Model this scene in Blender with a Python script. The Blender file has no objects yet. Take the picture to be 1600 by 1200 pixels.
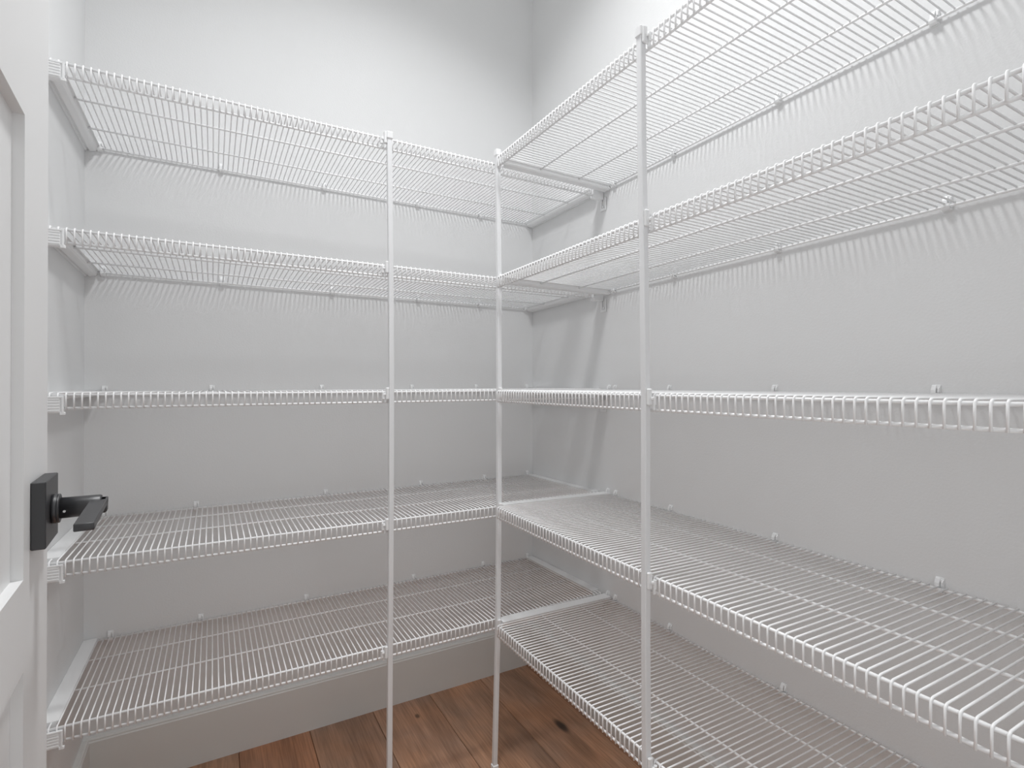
import bpy, math, random
from mathutils import Vector, Matrix

SC = bpy.context.scene
COL = SC.collection
random.seed(7)
EYE = 1.003

# ------------------------------------------------------------------ camera
cam_d = bpy.data.cameras.new('camera')
cam_d.sensor_fit = 'HORIZONTAL'; cam_d.sensor_width = 36.0
cam_d.lens = 36.0 * 826.92 / 1600.0
cam_d.clip_start = 0.01; cam_d.clip_end = 50
cam = bpy.data.objects.new('camera', cam_d); COL.objects.link(cam)
cam.location = (-1.02339, -1.65399, EYE)
YAW, PITCH, ROLL = 0.5142, 0.0035, -0.0002
cam.matrix_world = (Matrix.Translation(cam.location) @ Matrix.Rotation(-YAW, 4, 'Z')
                    @ Matrix.Rotation(math.pi/2 + PITCH, 4, 'X') @ Matrix.Rotation(ROLL, 4, 'Z'))
SC.camera = cam

# ------------------------------------------------------------------ world, lights, exposure
world = bpy.data.worlds.new('world'); SC.world = world; world.use_nodes = True
bg = world.node_tree.nodes['Background']
bg.inputs['Color'].default_value = (0.985, 0.995, 1.0, 1); bg.inputs['Strength'].default_value = 0.80
LAMP_POS = (-0.66, -0.88); LAMP_R = 0.13; LAMP_STRENGTH = 8.0; LAMP_W = 11.0; LAMP_SPREAD = 122; CEIL_Z = 2.74
ld = bpy.data.lights.new('ceiling_lamp', 'AREA'); ld.shape = 'DISK'; ld.size = 2*LAMP_R; ld.energy = LAMP_W
ld.spread = math.radians(LAMP_SPREAD); ld.color = (0.985, 0.995, 1.0)
lo = bpy.data.objects.new('ceiling_lamp', ld); COL.objects.link(lo); lo.location = (LAMP_POS[0], LAMP_POS[1], CEIL_Z - 0.036)
SC.view_settings.view_transform = 'Standard'; SC.view_settings.look = 'None'
SC.view_settings.gamma = 1.0; SC.view_settings.use_curve_mapping = False
SC.view_settings.exposure = 0.0
SC.cycles.max_bounces = 12; SC.cycles.diffuse_bounces = 8
SC.cycles.use_denoising = True

# ------------------------------------------------------------------ materials
def new_mat(name):
    m = bpy.data.materials.new(name); m.use_nodes = True
    return m, m.node_tree, m.node_tree.nodes['Principled BSDF']

def painted(name, col, rough, bump=0.0, scale=300.0, dist=0.001, var=0.0, spec=0.5):
    m, nt, p = new_mat(name)
    p.inputs['Base Color'].default_value = (*col, 1); p.inputs['Roughness'].default_value = rough
    p.inputs['Specular IOR Level'].default_value = spec
    tc = nt.nodes.new('ShaderNodeTexCoord')
    if bump:
        n = nt.nodes.new('ShaderNodeTexNoise'); n.inputs['Scale'].default_value = scale; n.inputs['Detail'].default_value = 3
        b = nt.nodes.new('ShaderNodeBump'); b.inputs['Strength'].default_value = bump; b.inputs['Distance'].default_value = dist
        nt.links.new(tc.outputs['Object'], n.inputs['Vector'])
        nt.links.new(n.outputs['Fac'], b.inputs['Height']); nt.links.new(b.outputs['Normal'], p.inputs['Normal'])
    if var:
        n = nt.nodes.new('ShaderNodeTexNoise'); n.inputs['Scale'].default_value = 3.0; n.inputs['Detail'].default_value = 2
        r = nt.nodes.new('ShaderNodeValToRGB')
        r.color_ramp.elements[0].position = 0.3; r.color_ramp.elements[1].position = 0.7
        r.color_ramp.elements[0].color = (*[c*(1-var) for c in col], 1); r.color_ramp.elements[1].color = (*[c*(1+var) for c in col], 1)
        nt.links.new(tc.outputs['Object'], n.inputs['Vector'])
        nt.links.new(n.outputs['Fac'], r.inputs['Fac']); nt.links.new(r.outputs['Color'], p.inputs['Base Color'])
    return m

M_WALL = painted('wall_paint', (0.765, 0.769, 0.772), 0.7, 0.20, 260.0, 0.0012, 0.012, 0.3)
M_CEIL = painted('ceiling_paint', (0.82, 0.82, 0.81), 0.9, 0.2, 200.0)
M_BASE = painted('baseboard_paint', (0.735, 0.74, 0.725), 0.42, 0.05, 60.0, 0.001, 0.01)
M_DOOR = painted('door_paint', (0.80, 0.80, 0.80), 0.38, 0.04, 90.0, 0.001, 0.008)
M_WIRE = painted('white_epoxy_wire', (0.93, 0.93, 0.935), 0.32, 0.06, 500.0, 0.0003, 0.01)
M_PLAST = painted('white_plastic', (0.84, 0.845, 0.85), 0.36, 0.05, 300.0, 0.0003, 0.01)
M_POST = painted('white_powder_coat', (0.80, 0.805, 0.815), 0.34, 0.05, 400.0, 0.0003, 0.01)
M_BLACK = painted('black_metal', (0.028, 0.028, 0.031), 0.42, 0.08, 700.0, 0.0003, 0.05, 0.7)
M_STEEL = painted('screw_steel', (0.6, 0.6, 0.6), 0.3, 0.05, 400.0)
M_STEEL.node_tree.nodes['Principled BSDF'].inputs['Metallic'].default_value = 0.9
M_DARK = painted('dark_underlay', (0.03, 0.022, 0.018), 0.8, 0.1, 50.0)  # dark colour of the underlay that shows in the plank joints

def lamp_mat():
    m, nt, p = new_mat('lamp_lens')
    p.inputs['Base Color'].default_value = (0.9, 0.9, 0.9, 1)
    p.inputs['Emission Color'].default_value = (0.99, 1.0, 1.0, 1)
    p.inputs['Emission Strength'].default_value = LAMP_STRENGTH
    return m
M_LAMP = lamp_mat()

def wood_mat():
    m, nt, p = new_mat('brown_hickory'); N = nt.nodes; K = nt.links
    tc = N.new('ShaderNodeTexCoord'); oi = N.new('ShaderNodeObjectInfo')
    geo = N.new('ShaderNodeNewGeometry')
    off = N.new('ShaderNodeVectorMath'); off.operation = 'MULTIPLY_ADD'
    rnd = N.new('ShaderNodeCombineXYZ'); K.new(oi.outputs['Random'], rnd.inputs[0]); K.new(oi.outputs['Random'], rnd.inputs[1])
    K.new(rnd.outputs[0], off.inputs[0]); off.inputs[1].default_value = (31, 17, 0); K.new(geo.outputs['Position'], off.inputs[2])
    mp = N.new('ShaderNodeMapping'); mp.inputs['Scale'].default_value = (14, 1.6, 1); K.new(off.outputs[0], mp.inputs['Vector'])
    n1 = N.new('ShaderNodeTexNoise'); n1.inputs['Scale'].default_value = 1.0; n1.inputs['Detail'].default_value = 6; n1.inputs['Distortion'].default_value = 0.6
    K.new(mp.outputs[0], n1.inputs['Vector'])
    mp2 = N.new('ShaderNodeMapping'); mp2.inputs['Scale'].default_value = (220, 9, 1); K.new(off.outputs[0], mp2.inputs['Vector'])
    n2 = N.new('ShaderNodeTexNoise'); n2.inputs['Scale'].default_value = 1.0; n2.inputs['Detail'].default_value = 4; K.new(mp2.outputs[0], n2.inputs['Vector'])
    n3 = N.new('ShaderNodeTexNoise'); n3.inputs['Scale'].default_value = 6.0; n3.inputs['Detail'].default_value = 4; K.new(off.outputs[0], n3.inputs['Vector'])
    r1 = N.new('ShaderNodeValToRGB'); e = r1.color_ramp.elements
    e[0].position = 0.28; e[0].color = (0.74, 0.71, 0.68, 1); e[1].position = 0.72; e[1].color = (1.28, 1.25, 1.22, 1)
    K.new(n1.outputs['Fac'], r1.inputs['Fac'])
    r2 = N.new('ShaderNodeValToRGB'); e = r2.color_ramp.elements
    e[0].position = 0.35; e[0].color = (0.84, 0.82, 0.80, 1); e[1].position = 0.68; e[1].color = (1.22, 1.22, 1.22, 1)
    K.new(n2.outputs['Fac'], r2.inputs['Fac'])
    r3 = N.new('ShaderNodeValToRGB'); e = r3.color_ramp.elements
    e[0].position = 0.35; e[0].color = (0.9, 0.94, 1.02, 1); e[1].position = 0.65; e[1].color = (1.10, 1.0, 0.92, 1)
    K.new(n3.outputs['Fac'], r3.inputs['Fac'])
    def mul(a, b):
        x = N.new('ShaderNodeMix'); x.data_type = 'RGBA'; x.blend_type = 'MULTIPLY'; x.inputs['Factor'].default_value = 1
        K.new(a, x.inputs['A']); K.new(b, x.inputs['B']); return x.outputs['Result']
    c = mul(mul(mul(oi.outputs['Color'], r1.outputs['Color']), r2.outputs['Color']), r3.outputs['Color'])
    # knots: dark figure of the wood at fixed places on the planks
    for kx, ky, rx, ry, dark in ((-0.122, -0.352, 0.011, 0.030, 0.93), (-0.478, -0.105, 0.006, 0.010, 0.75),
                                 (-0.30, -0.62, 0.009, 0.02, 0.8), (-0.122, -0.43, 0.016, 0.06, 0.35),
                                 (-0.30, -0.30, 0.03, 0.07, 0.25), (-0.80, -0.50, 0.010, 0.018, 0.8), (-0.02, -0.9, 0.01, 0.02, 0.8)):
        mk = N.new('ShaderNodeMapping'); mk.vector_type = 'POINT'
        mk.inputs['Location'].default_value = (-kx/rx, -ky/ry, 0); mk.inputs['Scale'].default_value = (1/rx, 1/ry, 0)
        K.new(geo.outputs['Position'], mk.inputs['Vector'])
        nd = N.new('ShaderNodeVectorMath'); nd.operation = 'MULTIPLY_ADD'
        K.new(n3.outputs['Color'], nd.inputs[0]); nd.inputs[1].default_value = (0.9, 0.9, 0); K.new(mk.outputs[0], nd.inputs[2])
        ln = N.new('ShaderNodeVectorMath'); ln.operation = 'LENGTH'; K.new(nd.outputs[0], ln.inputs[0])
        mr = N.new('ShaderNodeMapRange'); mr.interpolation_type = 'SMOOTHSTEP'
        mr.inputs['From Min'].default_value = 0.5; mr.inputs['From Max'].default_value = 1.6
        mr.inputs['To Min'].default_value = dark; mr.inputs['To Max'].default_value = 0.0
        K.new(ln.outputs['Value'], mr.inputs['Value'])
        x = N.new('ShaderNodeMix'); x.data_type = 'RGBA'; K.new(mr.outputs[0], x.inputs['Factor'])
        K.new(c, x.inputs['A']); x.inputs['B'].default_value = (0.035, 0.020, 0.012, 1); c = x.outputs['Result']
    K.new(c, p.inputs['Base Color'])
    p.inputs['Roughness'].default_value = 0.48
    b = N.new('ShaderNodeBump'); b.inputs['Strength'].default_value = 0.25; b.inputs['Distance'].default_value = 0.001
    K.new(n2.outputs['Fac'], b.inputs['Height']); K.new(b.outputs['Normal'], p.inputs['Normal'])
    return m
M_WOOD = wood_mat()

# ------------------------------------------------------------------ mesh helpers
class MB:
    def __init__(self): self.v = []; self.f = []
    def add(self, vs, fs):
        o = len(self.v); self.v += [tuple(x) for x in vs]; self.f += [tuple(i + o for i in f) for f in fs]; return self
    def box(self, x0, x1, y0, y1, z0, z1, c=0.0):
        """box; with c > 0 every edge is chamfered"""
        if x0 > x1: x0, x1 = x1, x0
        if y0 > y1: y0, y1 = y1, y0
        if c <= 0:
            vs = [(x, y, z) for x in (x0, x1) for y in (y0, y1) for z in (z0, z1)]
            return self.add(vs, [(0,1,3,2),(4,6,7,5),(0,4,5,1),(2,3,7,6),(0,2,6,4),(1,5,7,3)])
        vs = []; idx = {}
        for sx in (0, 1):
            for sy in (0, 1):
                for sz in (0, 1):
                    for ax in range(3):
                        P = [(x0, x1)[sx], (y0, y1)[sy], (z0, z1)[sz]]; d = [1 - 2*sx, 1 - 2*sy, 1 - 2*sz]
                        for k in range(3):
                            if k != ax: P[k] += d[k]*c
                        idx[(sx, sy, sz, ax)] = len(vs); vs.append(tuple(P))
        fs = []
        for s in (0, 1):
            fs.append([idx[(s,a,b,0)] for a, b in ((0,0),(1,0),(1,1),(0,1))])
            fs.append([idx[(a,s,b,1)] for a, b in ((0,0),(1,0),(1,1),(0,1))])
            fs.append([idx[(a,b,s,2)] for a, b in ((0,0),(1,0),(1,1),(0,1))])
        for a in (0, 1):
            for b in (0, 1):
                fs.append([idx[(a,b,0,0)], idx[(a,b,1,0)], idx[(a,b,1,1)], idx[(a,b,0,1)]])
                fs.append([idx[(a,0,b,0)], idx[(a,1,b,0)], idx[(a,1,b,2)], idx[(a,0,b,2)]])
                fs.append([idx[(0,a,b,1)], idx[(1,a,b,1)], idx[(1,a,b,2)], idx[(0,a,b,2)]])
                for cc in (0, 1): fs.append([idx[(a,b,cc,k)] for k in range(3)])
        return self.add(vs, fs)
    def tube(self, pts, r, n=8, cap=True, square=False):
        pts = [Vector(p) for p in pts]; k = len(pts); rings = []
        t0 = (pts[1]-pts[0]).normalized()
        up = Vector((0,0,1)) if abs(t0.z) < 0.9 else Vector((1,0,0))
        vs = []
        for i, p in enumerate(pts):
            a = (pts[i]-pts[i-1]).normalized() if i else t0
            b = (pts[i+1]-pts[i]).normalized() if i < k-1 else a
            t = (a+b).normalized(); sc = 1/max(0.35, t.dot(a))
            u = (up - t*up.dot(t)).normalized(); w = t.cross(u)
            # widen along the bend so that the tube keeps its width
            bend = (b-a); bd = bend.normalized() if bend.length > 1e-6 else None
            for j in range(n):
                ang = 2*math.pi*(j+0.5)/n
                o = (u*math.cos(ang) + w*math.sin(ang))*r
                if bd is not None: o = o + bd*(o.dot(bd))*(sc-1)
                vs.append(p+o)
            up = u
        fs = [(i*n+j, i*n+(j+1)%n, (i+1)*n+(j+1)%n, (i+1)*n+j) for i in range(k-1) for j in range(n)]
        if cap: fs += [tuple(range(n))[::-1], tuple((k-1)*n+j for j in range(n))]
        return self.add(vs, fs)
    def cyl(self, p0, p1, rs, n=28):
        """lathe along p0->p1: rs = [(t, radius), ...]"""
        p0 = Vector(p0); d = Vector(p1)-p0; t = d.normalized()
        u = (Vector((0,0,1)) - t*t.z).normalized() if abs(t.z) < .9 else Vector((1,0,0)); w = t.cross(u)
        vs = [p0 + d*s + (u*math.cos(2*math.pi*j/n)+w*math.sin(2*math.pi*j/n))*r for s, r in rs for j in range(n)]
        k = len(rs)
        fs = [(i*n+j, i*n+(j+1)%n, (i+1)*n+(j+1)%n, (i+1)*n+j) for i in range(k-1) for j in range(n)]
        fs += [tuple(range(n))[::-1], tuple((k-1)*n+j for j in range(n))]
        return self.add(vs, fs)
    def prism(self, prof, a0, a1, axis='y'):
        """extrude a closed 2-D profile; axis 'y': prof=(x,z), axis 'x': prof=(y,z)"""
        n = len(prof)
        g = (lambda q, a: (q[0], a, q[1])) if axis == 'y' else (lambda q, a: (a, q[0], q[1]))
        vs = [g(q, a0) for q in prof] + [g(q, a1) for q in prof]
        fs = [(i, (i+1)%n, n+(i+1)%n, n+i) for i in range(n)] + [tuple(range(n))[::-1], tuple(range(n, 2*n))]
        return self.add(vs, fs)
    def mesh(self, name, mat, smooth=False):
        me = bpy.data.meshes.new(name); me.from_pydata(self.v, [], self.f); me.materials.append(mat)
        import bmesh
        bm = bmesh.new(); bm.from_mesh(me); bmesh.ops.recalc_face_normals(bm, faces=bm.faces); bm.to_mesh(me); bm.free()
        if smooth:
            for p in me.polygons: p.use_smooth = len(p.vertices) == 4
        return me
    def obj(self, name, mat, parent=None, smooth=False, loc=None):
        return link(name, self.mesh(name, mat, smooth), parent, loc)

def link(name, me, parent=None, loc=None):
    o = bpy.data.objects.new(name, me); COL.objects.link(o)
    if parent: o.parent = parent
    if loc: o.location = loc
    return o
def empty(name, loc, rot=(0,0,0)):
    o = bpy.data.objects.new(name, None); COL.objects.link(o); o.empty_display_size = 0.1
    o.location = loc; o.rotation_euler = rot; return o
def tag(o, label=None, cat=None, group=None, kind=None):
    if label: o['label'] = label
    if cat: o['category'] = cat
    if group: o['group'] = group
    if kind: o['kind'] = kind
    return o
def structure(o, label, cat): return tag(o, label, cat, kind='structure')

# ------------------------------------------------------------------ the room
XL, YF, T = -1.2988, -1.72, 0.09
WO = 0.007                          # face of the back and right walls
AL = 0.0044                         # the right wall stands a quarter degree off square
o = MB().box(XL-T, T, -WO, T, -0.02, CEIL_Z).obj('wall_back', M_WALL); structure(o, 'plain light grey painted wall facing the doorway, behind the shelves of the left run', 'wall')
o = MB().box(XL-T, XL, YF, -WO, -0.02, CEIL_Z).obj('wall_left', M_WALL); structure(o, 'narrow strip of light grey wall behind the open door', 'wall')
o = MB().box(-WO, T, YF-0.02, 0.02, -0.02, CEIL_Z).obj('wall_right', M_WALL); o.rotation_euler = (0, 0, -AL); structure(o, 'light grey painted wall along the right side, behind the larger run of shelves', 'wall')
DX0, DX1, DZ = -1.135, -0.36, 2.05     # doorway behind the camera
o = (MB().box(XL-T, DX0, YF-T, YF, -0.02, CEIL_Z).box(DX1, T, YF-T, YF, -0.02, CEIL_Z)
     .box(DX0, DX1, YF-T, YF, DZ, CEIL_Z)).obj('wall_front', M_WALL); structure(o, 'light grey wall around the doorway behind the viewer', 'wall')
o = MB().box(XL-T, T, YF-T, T, CEIL_Z, CEIL_Z+0.05).obj('ceiling', M_CEIL); structure(o, 'flat white ceiling above the shelves', 'ceiling')

# floor: a dark underlay with single planks lying on it
floor = MB().box(XL-T, T, YF-T-0.02, T, -0.04, -0.013).obj('floor', M_DARK)
structure(floor, 'brown hardwood plank floor with knots', 'floor')
pm = {}
PW = 0.1835
tones = {0:(0.235,0.125,0.080), 1:(0.270,0.150,0.098), 2:(0.250,0.140,0.092), 3:(0.275,0.156,0.106), 4:(0.245,0.143,0.100), 5:(0.260,0.130,0.080), 6:(0.24,0.14,0.095), 7:(0.25,0.14,0.09)}
k = 0; x1 = 0.1405
while x1 > XL - 0.03:
    cuts = {0:[0.05,-0.9,-1.9], 1:[0.05,-1.15,-1.9], 2:[0.05,-0.72,-1.9], 3:[0.05,-1.32,-1.9], 4:[0.05,-0.95,-1.9], 5:[0.05,-0.55,-1.9]}.get(k, [0.05,-0.85,-1.9])
    for a, b in zip(cuts, cuts[1:]):
        b = max(b, YF-T-0.01)
        xa, xb = max(x1-PW, XL-0.01)+0.0006, min(x1, 0.01)-0.0006
        if xb - xa < 0.01: continue
        L = (a-b)/2 - 0.0006; W = (xb-xa)/2
        p = MB().box(-W, W, -L, L, -0.013, 0.0, 0.0012).obj('plank', M_WOOD, floor, loc=((xa+xb)/2, (a+b)/2, 0))
        t = tones.get(k, tones[7]); t = (t[0]*1.50, t[1]*1.60, t[2]*1.55); j = random.uniform(0.92, 1.08)
        p.color = (t[0]*j, t[1]*j, t[2]*j, 1)
    x1 -= PW; k += 1

# baseboards (flat with an eased top edge)
def bb_prof(s=1): return [(0, 0), (-0.0145*s, 0), (-0.0145*s, 0.131), (-0.0122*s, 0.1335), (-0.0122*s, 0.1370), (-0.0095*s, 0.1400), (0, 0.1405)]
o = MB().prism([(y-WO, z) for y, z in bb_prof()], XL, -WO, 'x').obj('baseboard_back', M_BASE); structure(o, 'tall flat grey baseboard along the back wall', 'baseboard')
o = MB().prism([(x-WO, z) for x, z in bb_prof()], -1.70, -WO-0.0145, 'y').obj('baseboard_right', M_BASE); o.rotation_euler = (0,0,-AL); structure(o, 'tall flat grey baseboard along the right wall under the lowest shelf', 'baseboard')
o = MB().prism([(XL - x, z) for x, z in bb_prof()], YF, -WO-0.0145, 'y').obj('baseboard_left', M_BASE); structure(o, 'tall flat grey baseboard along the left wall beside the open door', 'baseboard')
# door casing round the doorway behind the viewer
o = (MB().box(DX0-0.07, DX0, YF, YF+0.014, 0, DZ+0.07, 0.002).box(DX1, DX1+0.07, YF, YF+0.014, 0, DZ+0.07, 0.002)
     .box(DX0, DX1, YF, YF+0.014, DZ, DZ+0.07, 0.002)).obj('trim_1', M_DOOR); structure(o, 'flat white casing around the doorway behind the viewer', 'trim')

# ------------------------------------------------------------------ ceiling light
lamp = empty('ceiling_light', (LAMP_POS[0], LAMP_POS[1], CEIL_Z)); lo.parent = lamp; lo.location = (0, 0, -0.036); tag(lamp, 'round flush white ceiling light in the middle of the ceiling', 'lamp')
MB().cyl((0,0,-0.001), (0,0,-0.028), [(0, LAMP_R+0.02), (0.8, LAMP_R+0.018), (1, LAMP_R+0.004)], 40).obj('housing', M_PLAST, lamp, True)
MB().cyl((0,0,-0.0285), (0,0,-0.034), [(0, LAMP_R), (0.6, LAMP_R*0.97), (1, LAMP_R*0.85)], 40).obj('lens', M_LAMP, lamp)

# ------------------------------------------------------------------ wire shelves
RF, RM, RW = 0.0024, 0.0022, 0.00145      # radii: front rails, deck rods, cross wires
ZW = RF + RW - 0.0002
LIP = 0.0241; DEPTH = 0.408; DEPTH_R = 0.3825

def wire_profile(front):
    """one bent cross wire of the deck: flat over the rods, then down the front lip"""
    yb = -(front + RF + RW)
    return MB().tube([(0, -0.0112, ZW), (0, -front+0.001, ZW), (0, -front-RF*0.55, ZW-0.0006), (0, yb+0.0002, ZW-0.0028),
                      (0, yb+0.0002, -LIP-0.0022)], RW, 6).mesh('cross_wire', M_WIRE, True)
WIRE_BACK = wire_profile(DEPTH); WIRE_RIGHT = wire_profile(DEPTH_R)

def clip_mesh():
    """plastic wall clip: back plate, sloped nose above the rod, hook under it; wall plane at y=0"""
    m = MB()
    m.box(-0.0055, 0.0055, -0.0025, 0, -0.008, 0.014, 0.0006)
    m.prism([(-0.0025, 0.0025), (-0.0105, 0.0035), (-0.0100, 0.0075), (-0.0060, 0.0125), (-0.0025, 0.0135)], -0.0048, 0.0010, 'x')
    m.prism([(-0.0025, 0.0050), (-0.0090, 0.0050), (-0.0080, 0.0090), (-0.0025, 0.0120)], 0.0030, 0.0048, 'x')
    pts = [(-0.0025, -0.0060), (-0.0080, -0.0070), (-0.0125, -0.0050), (-0.0145, -0.0010), (-0.0140, 0.0025), (-0.0125, 0.0025),
           (-0.0122, -0.0005), (-0.0105, -0.0032), (-0.0070, -0.0042), (-0.0025, -0.0030)]
    m.prism(pts, -0.0048, 0.0048, 'x')
    m.cyl((0.002, -0.0024, 0.0105), (0.002, -0.0052, 0.0105), [(0, 0.0021), (0.8, 0.0021), (1, 0.0012)], 10)
    m.v = [(x*1.1, y*0.76, z*1.3 if z > 0 else z) for x, y, z in m.v]
    return m.mesh('wall_clip', M_PLAST)
CLIP = clip_mesh()

def end_bracket(xw, s, y0, y1, parent, M=None):
    """channel that carries a shelf end; xw = wall side, s = direction into the room, y0..y1 its run"""
    m = MB(); W = 0.028
    prof = [(xw, 0.0062), (xw+s*W, 0.0062), (xw+s*W, 0.0036), (xw+s*(W-0.002), 0.0030), (xw+s*(W-0.003), -0.004), (xw+s*(W-0.007), -0.008),
            (xw+s*0.009, -0.010), (xw+s*0.007, -0.0065), (xw+s*0.0045, -0.0065), (xw+s*0.0035, -0.011), (xw, -0.011)]
    m.prism(prof, y0, y1, 'y'); return m.obj('end_bracket', M_PLAST, parent)

def bracket_cap(x0, x1, y, parent, tab=None):
    """ribbed plastic front cap of an end bracket"""
    m = MB(); z1, z0 = -0.0030, -0.0325
    m.box(x0, x1, y-0.0055, y+0.012, z0, z1, 0.0012)
    if not tab:
        for i in range(5):
            zz = z0 + 0.0045 + i*0.0052
            m.box(x0+0.002, x1-0.0045, y-0.0066, y-0.005, zz-0.0016, zz+0.0016, 0.0004)
    m.box(x0, x1, y-0.0068, y-0.004, z1-0.0022, z1+0.0012, 0.0005)
    e = x1 if tab is None else x0
    m.box(e-0.0016, e+0.0016, y-0.0075, y-0.004, z0, z1+0.001, 0.0004)
    m.box(e-0.004, e+0.004, y-0.0072, y-0.002, z0-0.0035, z0+0.002, 0.0008)
    return m.obj('bracket_cap', M_PLAST, parent)

BACK = [ # rail height, tilt front-to-rear, tilt along the run, clips
    (0.3812, -0.0175, 0.0033, (-1.245, -1.051, -0.785, -0.459, -0.209, -0.030)),
    (0.6825, -0.0095, 0.0000, (-1.257, -1.062, -0.731, -0.435, -0.204, -0.022)),
    (0.9873, -0.0004, 0.0035, (-1.258, -1.026, -0.742, -0.465, -0.236, -0.033)),
    (1.2842, -0.0156, -0.0008, (-1.261, -1.002, -0.713, -0.444, -0.224, -0.041)),
    (1.5905, -0.0049, -0.0025, (-1.268, -1.004, -0.736, -0.448, -0.222, -0.030))]
BO = (-0.006, -0.0085, 0.0008, 0.0034, 0.0026)
RIGHT = [
    (0.3812, -0.0090, 0.0027, (-0.431, -0.465, -0.675, -0.983, -1.27, -1.55)),
    (0.6825, -0.0120, 0.0050, (-0.432, -0.466, -0.677, -0.965, -1.249, -1.53)),
    (0.9873, 0.0004, 0.0012, (-0.438, -0.464, -0.675, -0.965, -1.245, -1.53)),
    (1.2842, -0.0036, -0.0072, (-0.438, -0.464, -0.691, -0.973, -1.261, -1.54)),
    (1.5905, -0.0112, -0.0022, (-0.439, -0.464, -0.691, -0.975, -1.245, -1.53))]
RO = (0.0027, 0.0040, -0.0008, -0.0034, -0.0026)
LV = ['lowest', 'second lowest', 'middle, eye-level', 'second highest', 'topmost']
BL = ['lowest white wire shelf on the back wall, just above the baseboard',
      'white wire shelf on the back wall behind the black door lever, second from the bottom',
      'white wire shelf on the back wall seen edge-on at eye level, third from the floor',
      'white wire shelf on the back wall seen from below, second from the top',
      'topmost white wire shelf on the back wall, seen from below, level with the post caps']
RL = ['lowest white wire shelf on the right wall, reaching out over the wood floor',
      'long white wire shelf on the right wall seen from above, second from the bottom',
      'white wire shelf on the right wall seen edge-on at eye level, third from the floor',
      'white wire shelf on the right wall seen from below, second from the top',
      'topmost white wire shelf on the right wall, cut off by the top of the photo']

S = 0.408
for lv in range(5):
    z, tt, tx, clips = BACK[lv]
    ox, oy = -2*S, -0.5*S
    r = empty('wire_shelf', (ox, oy, z + BO[lv]*S), (tt/0.97, -tx, 0))
    tag(r, BL[lv], 'wire shelf', 'white wire shelves on the back wall')
    X = lambda x: x - ox
    Y = lambda y: y - oy
    x0, x1 = -1.294, -0.012
    MB().tube([(X(x0), Y(-DEPTH), 0), (X(x1), Y(-DEPTH), 0)], RF, 10).obj('front_rail', M_WIRE, r, True)
    MB().tube([(X(x0), Y(-DEPTH), -LIP), (X(x1), Y(-DEPTH), -LIP)], RF, 10).obj('lip_rail', M_WIRE, r, True)
    for yy in (-0.268, -0.128):
        MB().tube([(X(x0), Y(yy), 0.0002), (X(x1), Y(yy), 0.0002)], RM, 8).obj('deck_rod', M_WIRE, r, True)
    MB().tube([(X(x0), Y(-0.0122), 0), (X(x1), Y(-0.0122), 0)], RM, 8).obj('rear_rod', M_WIRE, r, True)
    i = 0
    while True:
        x = -1.2808 + 0.01168*i
        if x > -0.016: break
        link('cross_wire', WIRE_BACK, r, (X(x), Y(0), 0)); i += 1
    end_bracket(X(XL)+0.0004, 1, Y(-0.392), Y(-0.0085), r)
    end_bracket(X(0)-WO-0.0020, -1, Y(-0.392), Y(-0.0085), r)
    bracket_cap(X(XL)+0.0004, X(-1.2612), Y(-0.4105), r)
    cap = bracket_cap(X(-0.0465), X(0)-WO-0.0030, Y(-0.4105), r, tab=True)
    # slotted screw tab hanging on the right wall
    t = MB(); xa, xb = X(0)-WO-0.0050, X(0)-WO-0.0030; ya, yb = Y(-0.428), Y(-0.402); za, zb = -0.066, -0.028
    t.box(xa, xb, ya, ya+0.007, za, zb, 0.0005).box(xa, xb, yb-0.007, yb, za, zb, 0.0005).box(xa, xb, ya+0.006, yb-0.006, za, za+0.008, 0.0005)
    t.cyl((xb+0.0003, (ya+yb)/2, za+0.012), (xa-0.0018, (ya+yb)/2, za+0.012), [(0, 0.0042), (0.6, 0.0042), (1, 0.002)], 12)
    t.obj('screw_tab', M_PLAST, r)
    for cx_ in clips: link('wall_clip', CLIP, r, (X(min(cx_, -0.031)), Y(-WO), 0))

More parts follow.
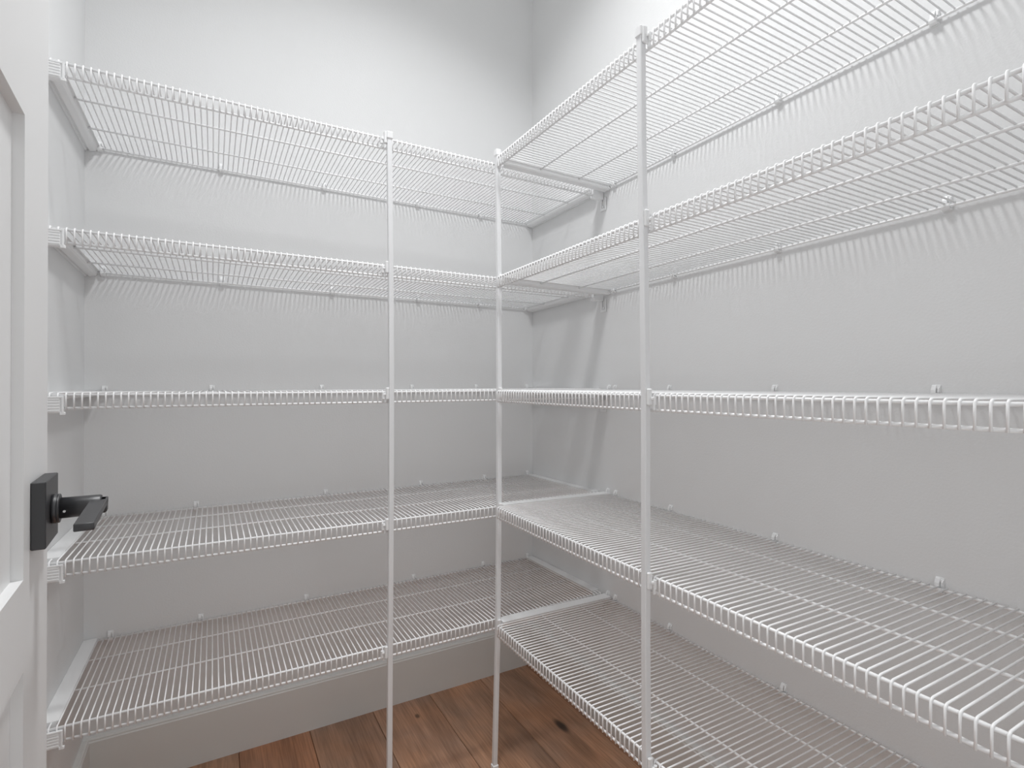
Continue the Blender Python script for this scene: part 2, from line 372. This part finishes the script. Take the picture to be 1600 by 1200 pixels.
for lv in range(5):
    z, tt, tx, clips = RIGHT[lv]
    oy = -2*S
    # local frame of a right-hand shelf: local -y points into the room (world -x), local x runs along the wall
    r = empty('wire_shelf', (AL*oy, oy, z + (RO[lv] + 0.5*tt)*S))
    # world x = local y, world y = -local x
    r.rotation_euler = (Matrix.Rotation(-AL, 3, 'Z') @ Matrix.Rotation(tx, 3, 'X') @ Matrix.Rotation(-tt/0.94, 3, 'Y') @ Matrix.Rotation(-math.pi/2, 3, 'Z')).to_euler()
    tag(r, RL[lv], 'wire shelf', 'white wire shelves on the right wall')
    LX = lambda y: -(y - oy)           # world y -> local x
    a, b = LX(-0.424), LX(-1.70)
    ZC = 0.5*S*0.0
    MB().tube([(LX(-0.450), -DEPTH_R, 0), (b, -DEPTH_R, 0)], RF, 10).obj('front_rail', M_WIRE, r, True)
    MB().tube([(LX(-0.450), -DEPTH_R, -LIP), (b, -DEPTH_R, -LIP)], RF, 10).obj('lip_rail', M_WIRE, r, True)
    for xx in (0.250, 0.122):
        MB().tube([(a, -xx, 0.0002), (b, -xx, 0.0002)], RM, 8).obj('deck_rod', M_WIRE, r, True)
    MB().tube([(a, -0.0122, 0), (b, -0.0122, 0)], RM, 8).obj('rear_rod', M_WIRE, r, True)
    i = 0
    while True:
        y = -0.4560 - 0.01207*i
        if y < -1.697: break
        link('cross_wire', WIRE_RIGHT, r, (LX(y), 0, 0)); i += 1
    # the flat channel that closes this end, along the front edge of the back shelf
    m = MB(); e0, e1 = LX(-0.4205), LX(-0.4505)
    m.prism([(e0, 0.0062), (e1, 0.0062), (e1, 0.0034), (e1-0.003, 0.003), (e1-0.003, -0.005), (e1-0.006, -0.009), (e0+0.003, -0.009), (e0, -0.006)], -0.366, -0.0105, 'y')
    m.obj('end_bracket', M_PLAST, r)
    for cy_ in clips: link('wall_clip', CLIP, r, (LX(cy_ - 0.005), -WO, 0))

# ------------------------------------------------------------------ support posts
def post(pts, side, levels, label, top):
    """square tube, slightly bowed as in the photograph; pts = (x, y, z) of its axis from the top down"""
    base = Vector((pts[-1][0], pts[-1][1], 0.0))
    r = empty('support_post', base); tag(r, label, 'support post', 'white shelf support posts')
    P = [Vector(p)-base for p in pts]; H = 0.0059
    m = MB(); n = 4
    path = [Vector((P[0].x, P[0].y, top-0.006))] + P + [Vector((P[-1].x, P[-1].y, 0.004))]
    vs = []; c = 0.0012
    sec = [(-H+c,-H),(H-c,-H),(H,-H+c),(H,H-c),(H-c,H),(-H+c,H),(-H,H-c),(-H,-H+c)]
    for p in path: vs += [(p.x+a, p.y+b, p.z) for a, b in sec]
    k = len(path); n = 8
    fs = [(i*n+j, i*n+(j+1)%n, (i+1)*n+(j+1)%n, (i+1)*n+j) for i in range(k-1) for j in range(n)] + [tuple(range(n)), tuple((k-1)*n+j for j in range(n))]
    m.add(vs, fs).obj('tube', M_POST, r)
    q = path[0]
    MB().box(q.x-0.0076, q.x+0.0076, q.y-0.0076, q.y+0.0076, top-0.017, top, 0.0016).obj('post_cap', M_PLAST, r)
    q = path[-1]
    MB().box(q.x-0.0080, q.x+0.0080, q.y-0.0080, q.y+0.0080, 0.0001, 0.018, 0.0016).obj('post_foot', M_PLAST, r)
    def axis(z):
        for a, b in zip(path, path[1:]):
            if a.z >= z >= b.z: return a + (b-a)*((a.z-z)/(a.z-b.z))
        return path[0]
    for z in levels:
        a = axis(z); c = MB(); z0, z1 = z-0.0165, z+0.0115
        if side == 'right':      # clip on the side towards the doorway, hook reaching to the rail on the right
            c.box(a.x-0.0045, a.x+0.0050, a.y-0.0112, a.y-0.0056, z0, z1, 0.0016)
            c.tube([(a.x+0.0065, a.y-0.0140, z0+0.001), (a.x+0.0065, a.y-0.0140, z-0.0005)], 0.0030, 8)
            c.box(a.x+0.001, a.x+0.0085, a.y-0.0155, a.y-0.0060, z-0.0075, z-0.0025, 0.0010)
            c.box(a.x+0.004, a.x+0.0085, a.y-0.0150, a.y-0.0110, z-0.0245, z0+0.002, 0.0008)
        else:                    # clip on the left side of the post
            c.box(a.x-0.0128, a.x-0.0056, a.y-0.0045, a.y+0.0050, z0, z1, 0.0016)
            c.tube([(a.x-0.0165, a.y+0.0060, z0+0.001), (a.x-0.0165, a.y+0.0060, z-0.0005)], 0.0042, 8)
            c.box(a.x-0.0185, a.x-0.0060, a.y+0.001, a.y+0.0100, z-0.0075, z-0.0025, 0.0010)
            c.box(a.x-0.0150, a.x-0.0110, a.y+0.004, a.y+0.0085, z-0.0245, z0+0.002, 0.0008)
        c.obj('post_clip', M_PLAST, r)
    return r

LEV_B = [0.3812-0.0060*S, 0.6825-0.0085*S, 0.9875, 1.2856, 1.5915]
LEV_R = [0.3812+0.0060*S, 0.6825+0.0085*S, 0.9871, 1.2828, 1.5895]
post([(-0.6608,-0.4215,1.5537),(-0.6575,-0.4215,1.2807),(-0.6558,-0.4215,1.0075),(-0.6564,-0.4215,0.7042),(-0.6592,-0.4215,0.2511),(-0.6599,-0.4215,0.03)],
     'left', LEV_B, 'square white post holding the front of the back shelves, left of the other two', 1.6035)
post([(-0.3741,-0.428,1.5957),(-0.3703,-0.428,1.2936),(-0.3700,-0.428,1.0079),(-0.3704,-0.428,0.6723),(-0.3743,-0.428,0.3382),(-0.3828,-0.428,0.03)],
     'right', LEV_R, 'square white post at the inner corner where back and right shelves meet', 1.6225)
post([(-0.400,-0.9900,1.5851),(-0.400,-0.9920,1.3911),(-0.400,-0.9963,1.2189),(-0.400,-0.9997,1.006),(-0.400,-1.0001,0.7943),(-0.400,-0.9998,0.5829),(-0.400,-1.001,0.3831),(-0.400,-1.0015,0.03)],
     'right', LEV_R, 'nearest and widest-looking white post, in front of the right wall shelves', 1.6030)

# ------------------------------------------------------------------ the open door and its lever
# local frame: x = along the door away from the hinge (0 at the free edge), y = out of the visible face, z up
DV = Vector((-0.06254, 0.99804, 0)); DN = Vector((0.99804, 0.06254, 0))
door = MB()
DW, DT, DH = 0.76, 0.035, 2.03
R = 0.0085; BEV = 0.0
panels = [(0.262, 0.751), (0.832, 1.2424), (1.3600, 1.7325)]
panels.append((1.8125, 1.925))
zs = [0.010] + [q for p in panels for q in p] + [DH]
s0, s1 = -DW+0.11, -0.1115
# stiles and rails as one slab with recessed fields
def slab(x0, x1, z0, z1, ya, yb): door.box(x0, x1, ya, yb, z0, z1)
slab(-DW, s0, 0.010, DH, -DT, 0); slab(s1, -0.0022, 0.010, DH, -DT, 0)
door.box(-0.0022, -0.0002, -DT+0.002, -0.002, 0.010, DH)
rails = [(0.010, panels[0][0])] + [(panels[i][1], panels[i+1][0]) for i in range(3)] + [(panels[3][1], DH)]
for a, b in rails: slab(s0, s1, a, b, -DT, 0)
d = door.obj('door_1', M_DOOR)
# DV x DN points down, so mirror-free placement uses x = -DV (towards the hinge)
mw = Matrix(((-DV.x, DN.x, 0, -1.17545), (-DV.y, DN.y, 0, -0.92493), (0, 0, 1, 0), (0, 0, 0, 1)))
for v in d.data.vertices: v.co.x = -v.co.x
d.data.flip_normals()
d.matrix_world = mw
structure(d, 'white shaker panel door standing open at the left edge', 'door')
for a, b in panels:
    MB().box(-s1-0.004, -s0+0.004, -DT+R, -R, a-0.004, b+0.004).obj('door_panel', M_DOOR, d)
h = MB()
h.box(0.053-0.0325, 0.053+0.0325, 0.0, 0.0112, 0.882-0.0315, 0.882+0.0315, 0.0008)
h = h.obj('door_handle', M_BLACK, d); h['label'] = 'black lever handle on a square rosette'
c = MB().cyl((0.053, 0.0110, 0.882), (0.053, 0.0175, 0.882), [(0, 0.0125), (0.12, 0.0142), (0.55, 0.0146), (0.62, 0.0135), (0.72, 0.0142), (0.95, 0.0140), (1, 0.0125)], 32).obj('collar', M_BLACK, h, True)
lv = MB().cyl((0.053, 0.0165, 0.882), (0.053, 0.0500, 0.882), [(0, 0.0103), (0.96, 0.0100), (1, 0.0092)], 32)
lv.box(0.044, 0.170, 0.0405, 0.0545, 0.8815, 0.8880, 0.0006)
lv.box(0.0455, 0.0605, 0.0400, 0.0545, 0.8740, 0.8880, 0.0016)
lv = lv.obj('lever', M_BLACK, h, True)
for p in lv.data.polygons: p.use_smooth = p.area < 0.00012 and len(p.vertices) == 4
MB().cyl((0.0625, 0.0215, 0.8805), (0.0640, 0.0215, 0.8802), [(0, 0.0012), (1, 0.0012)], 10).obj('set_screw', M_STEEL, h)
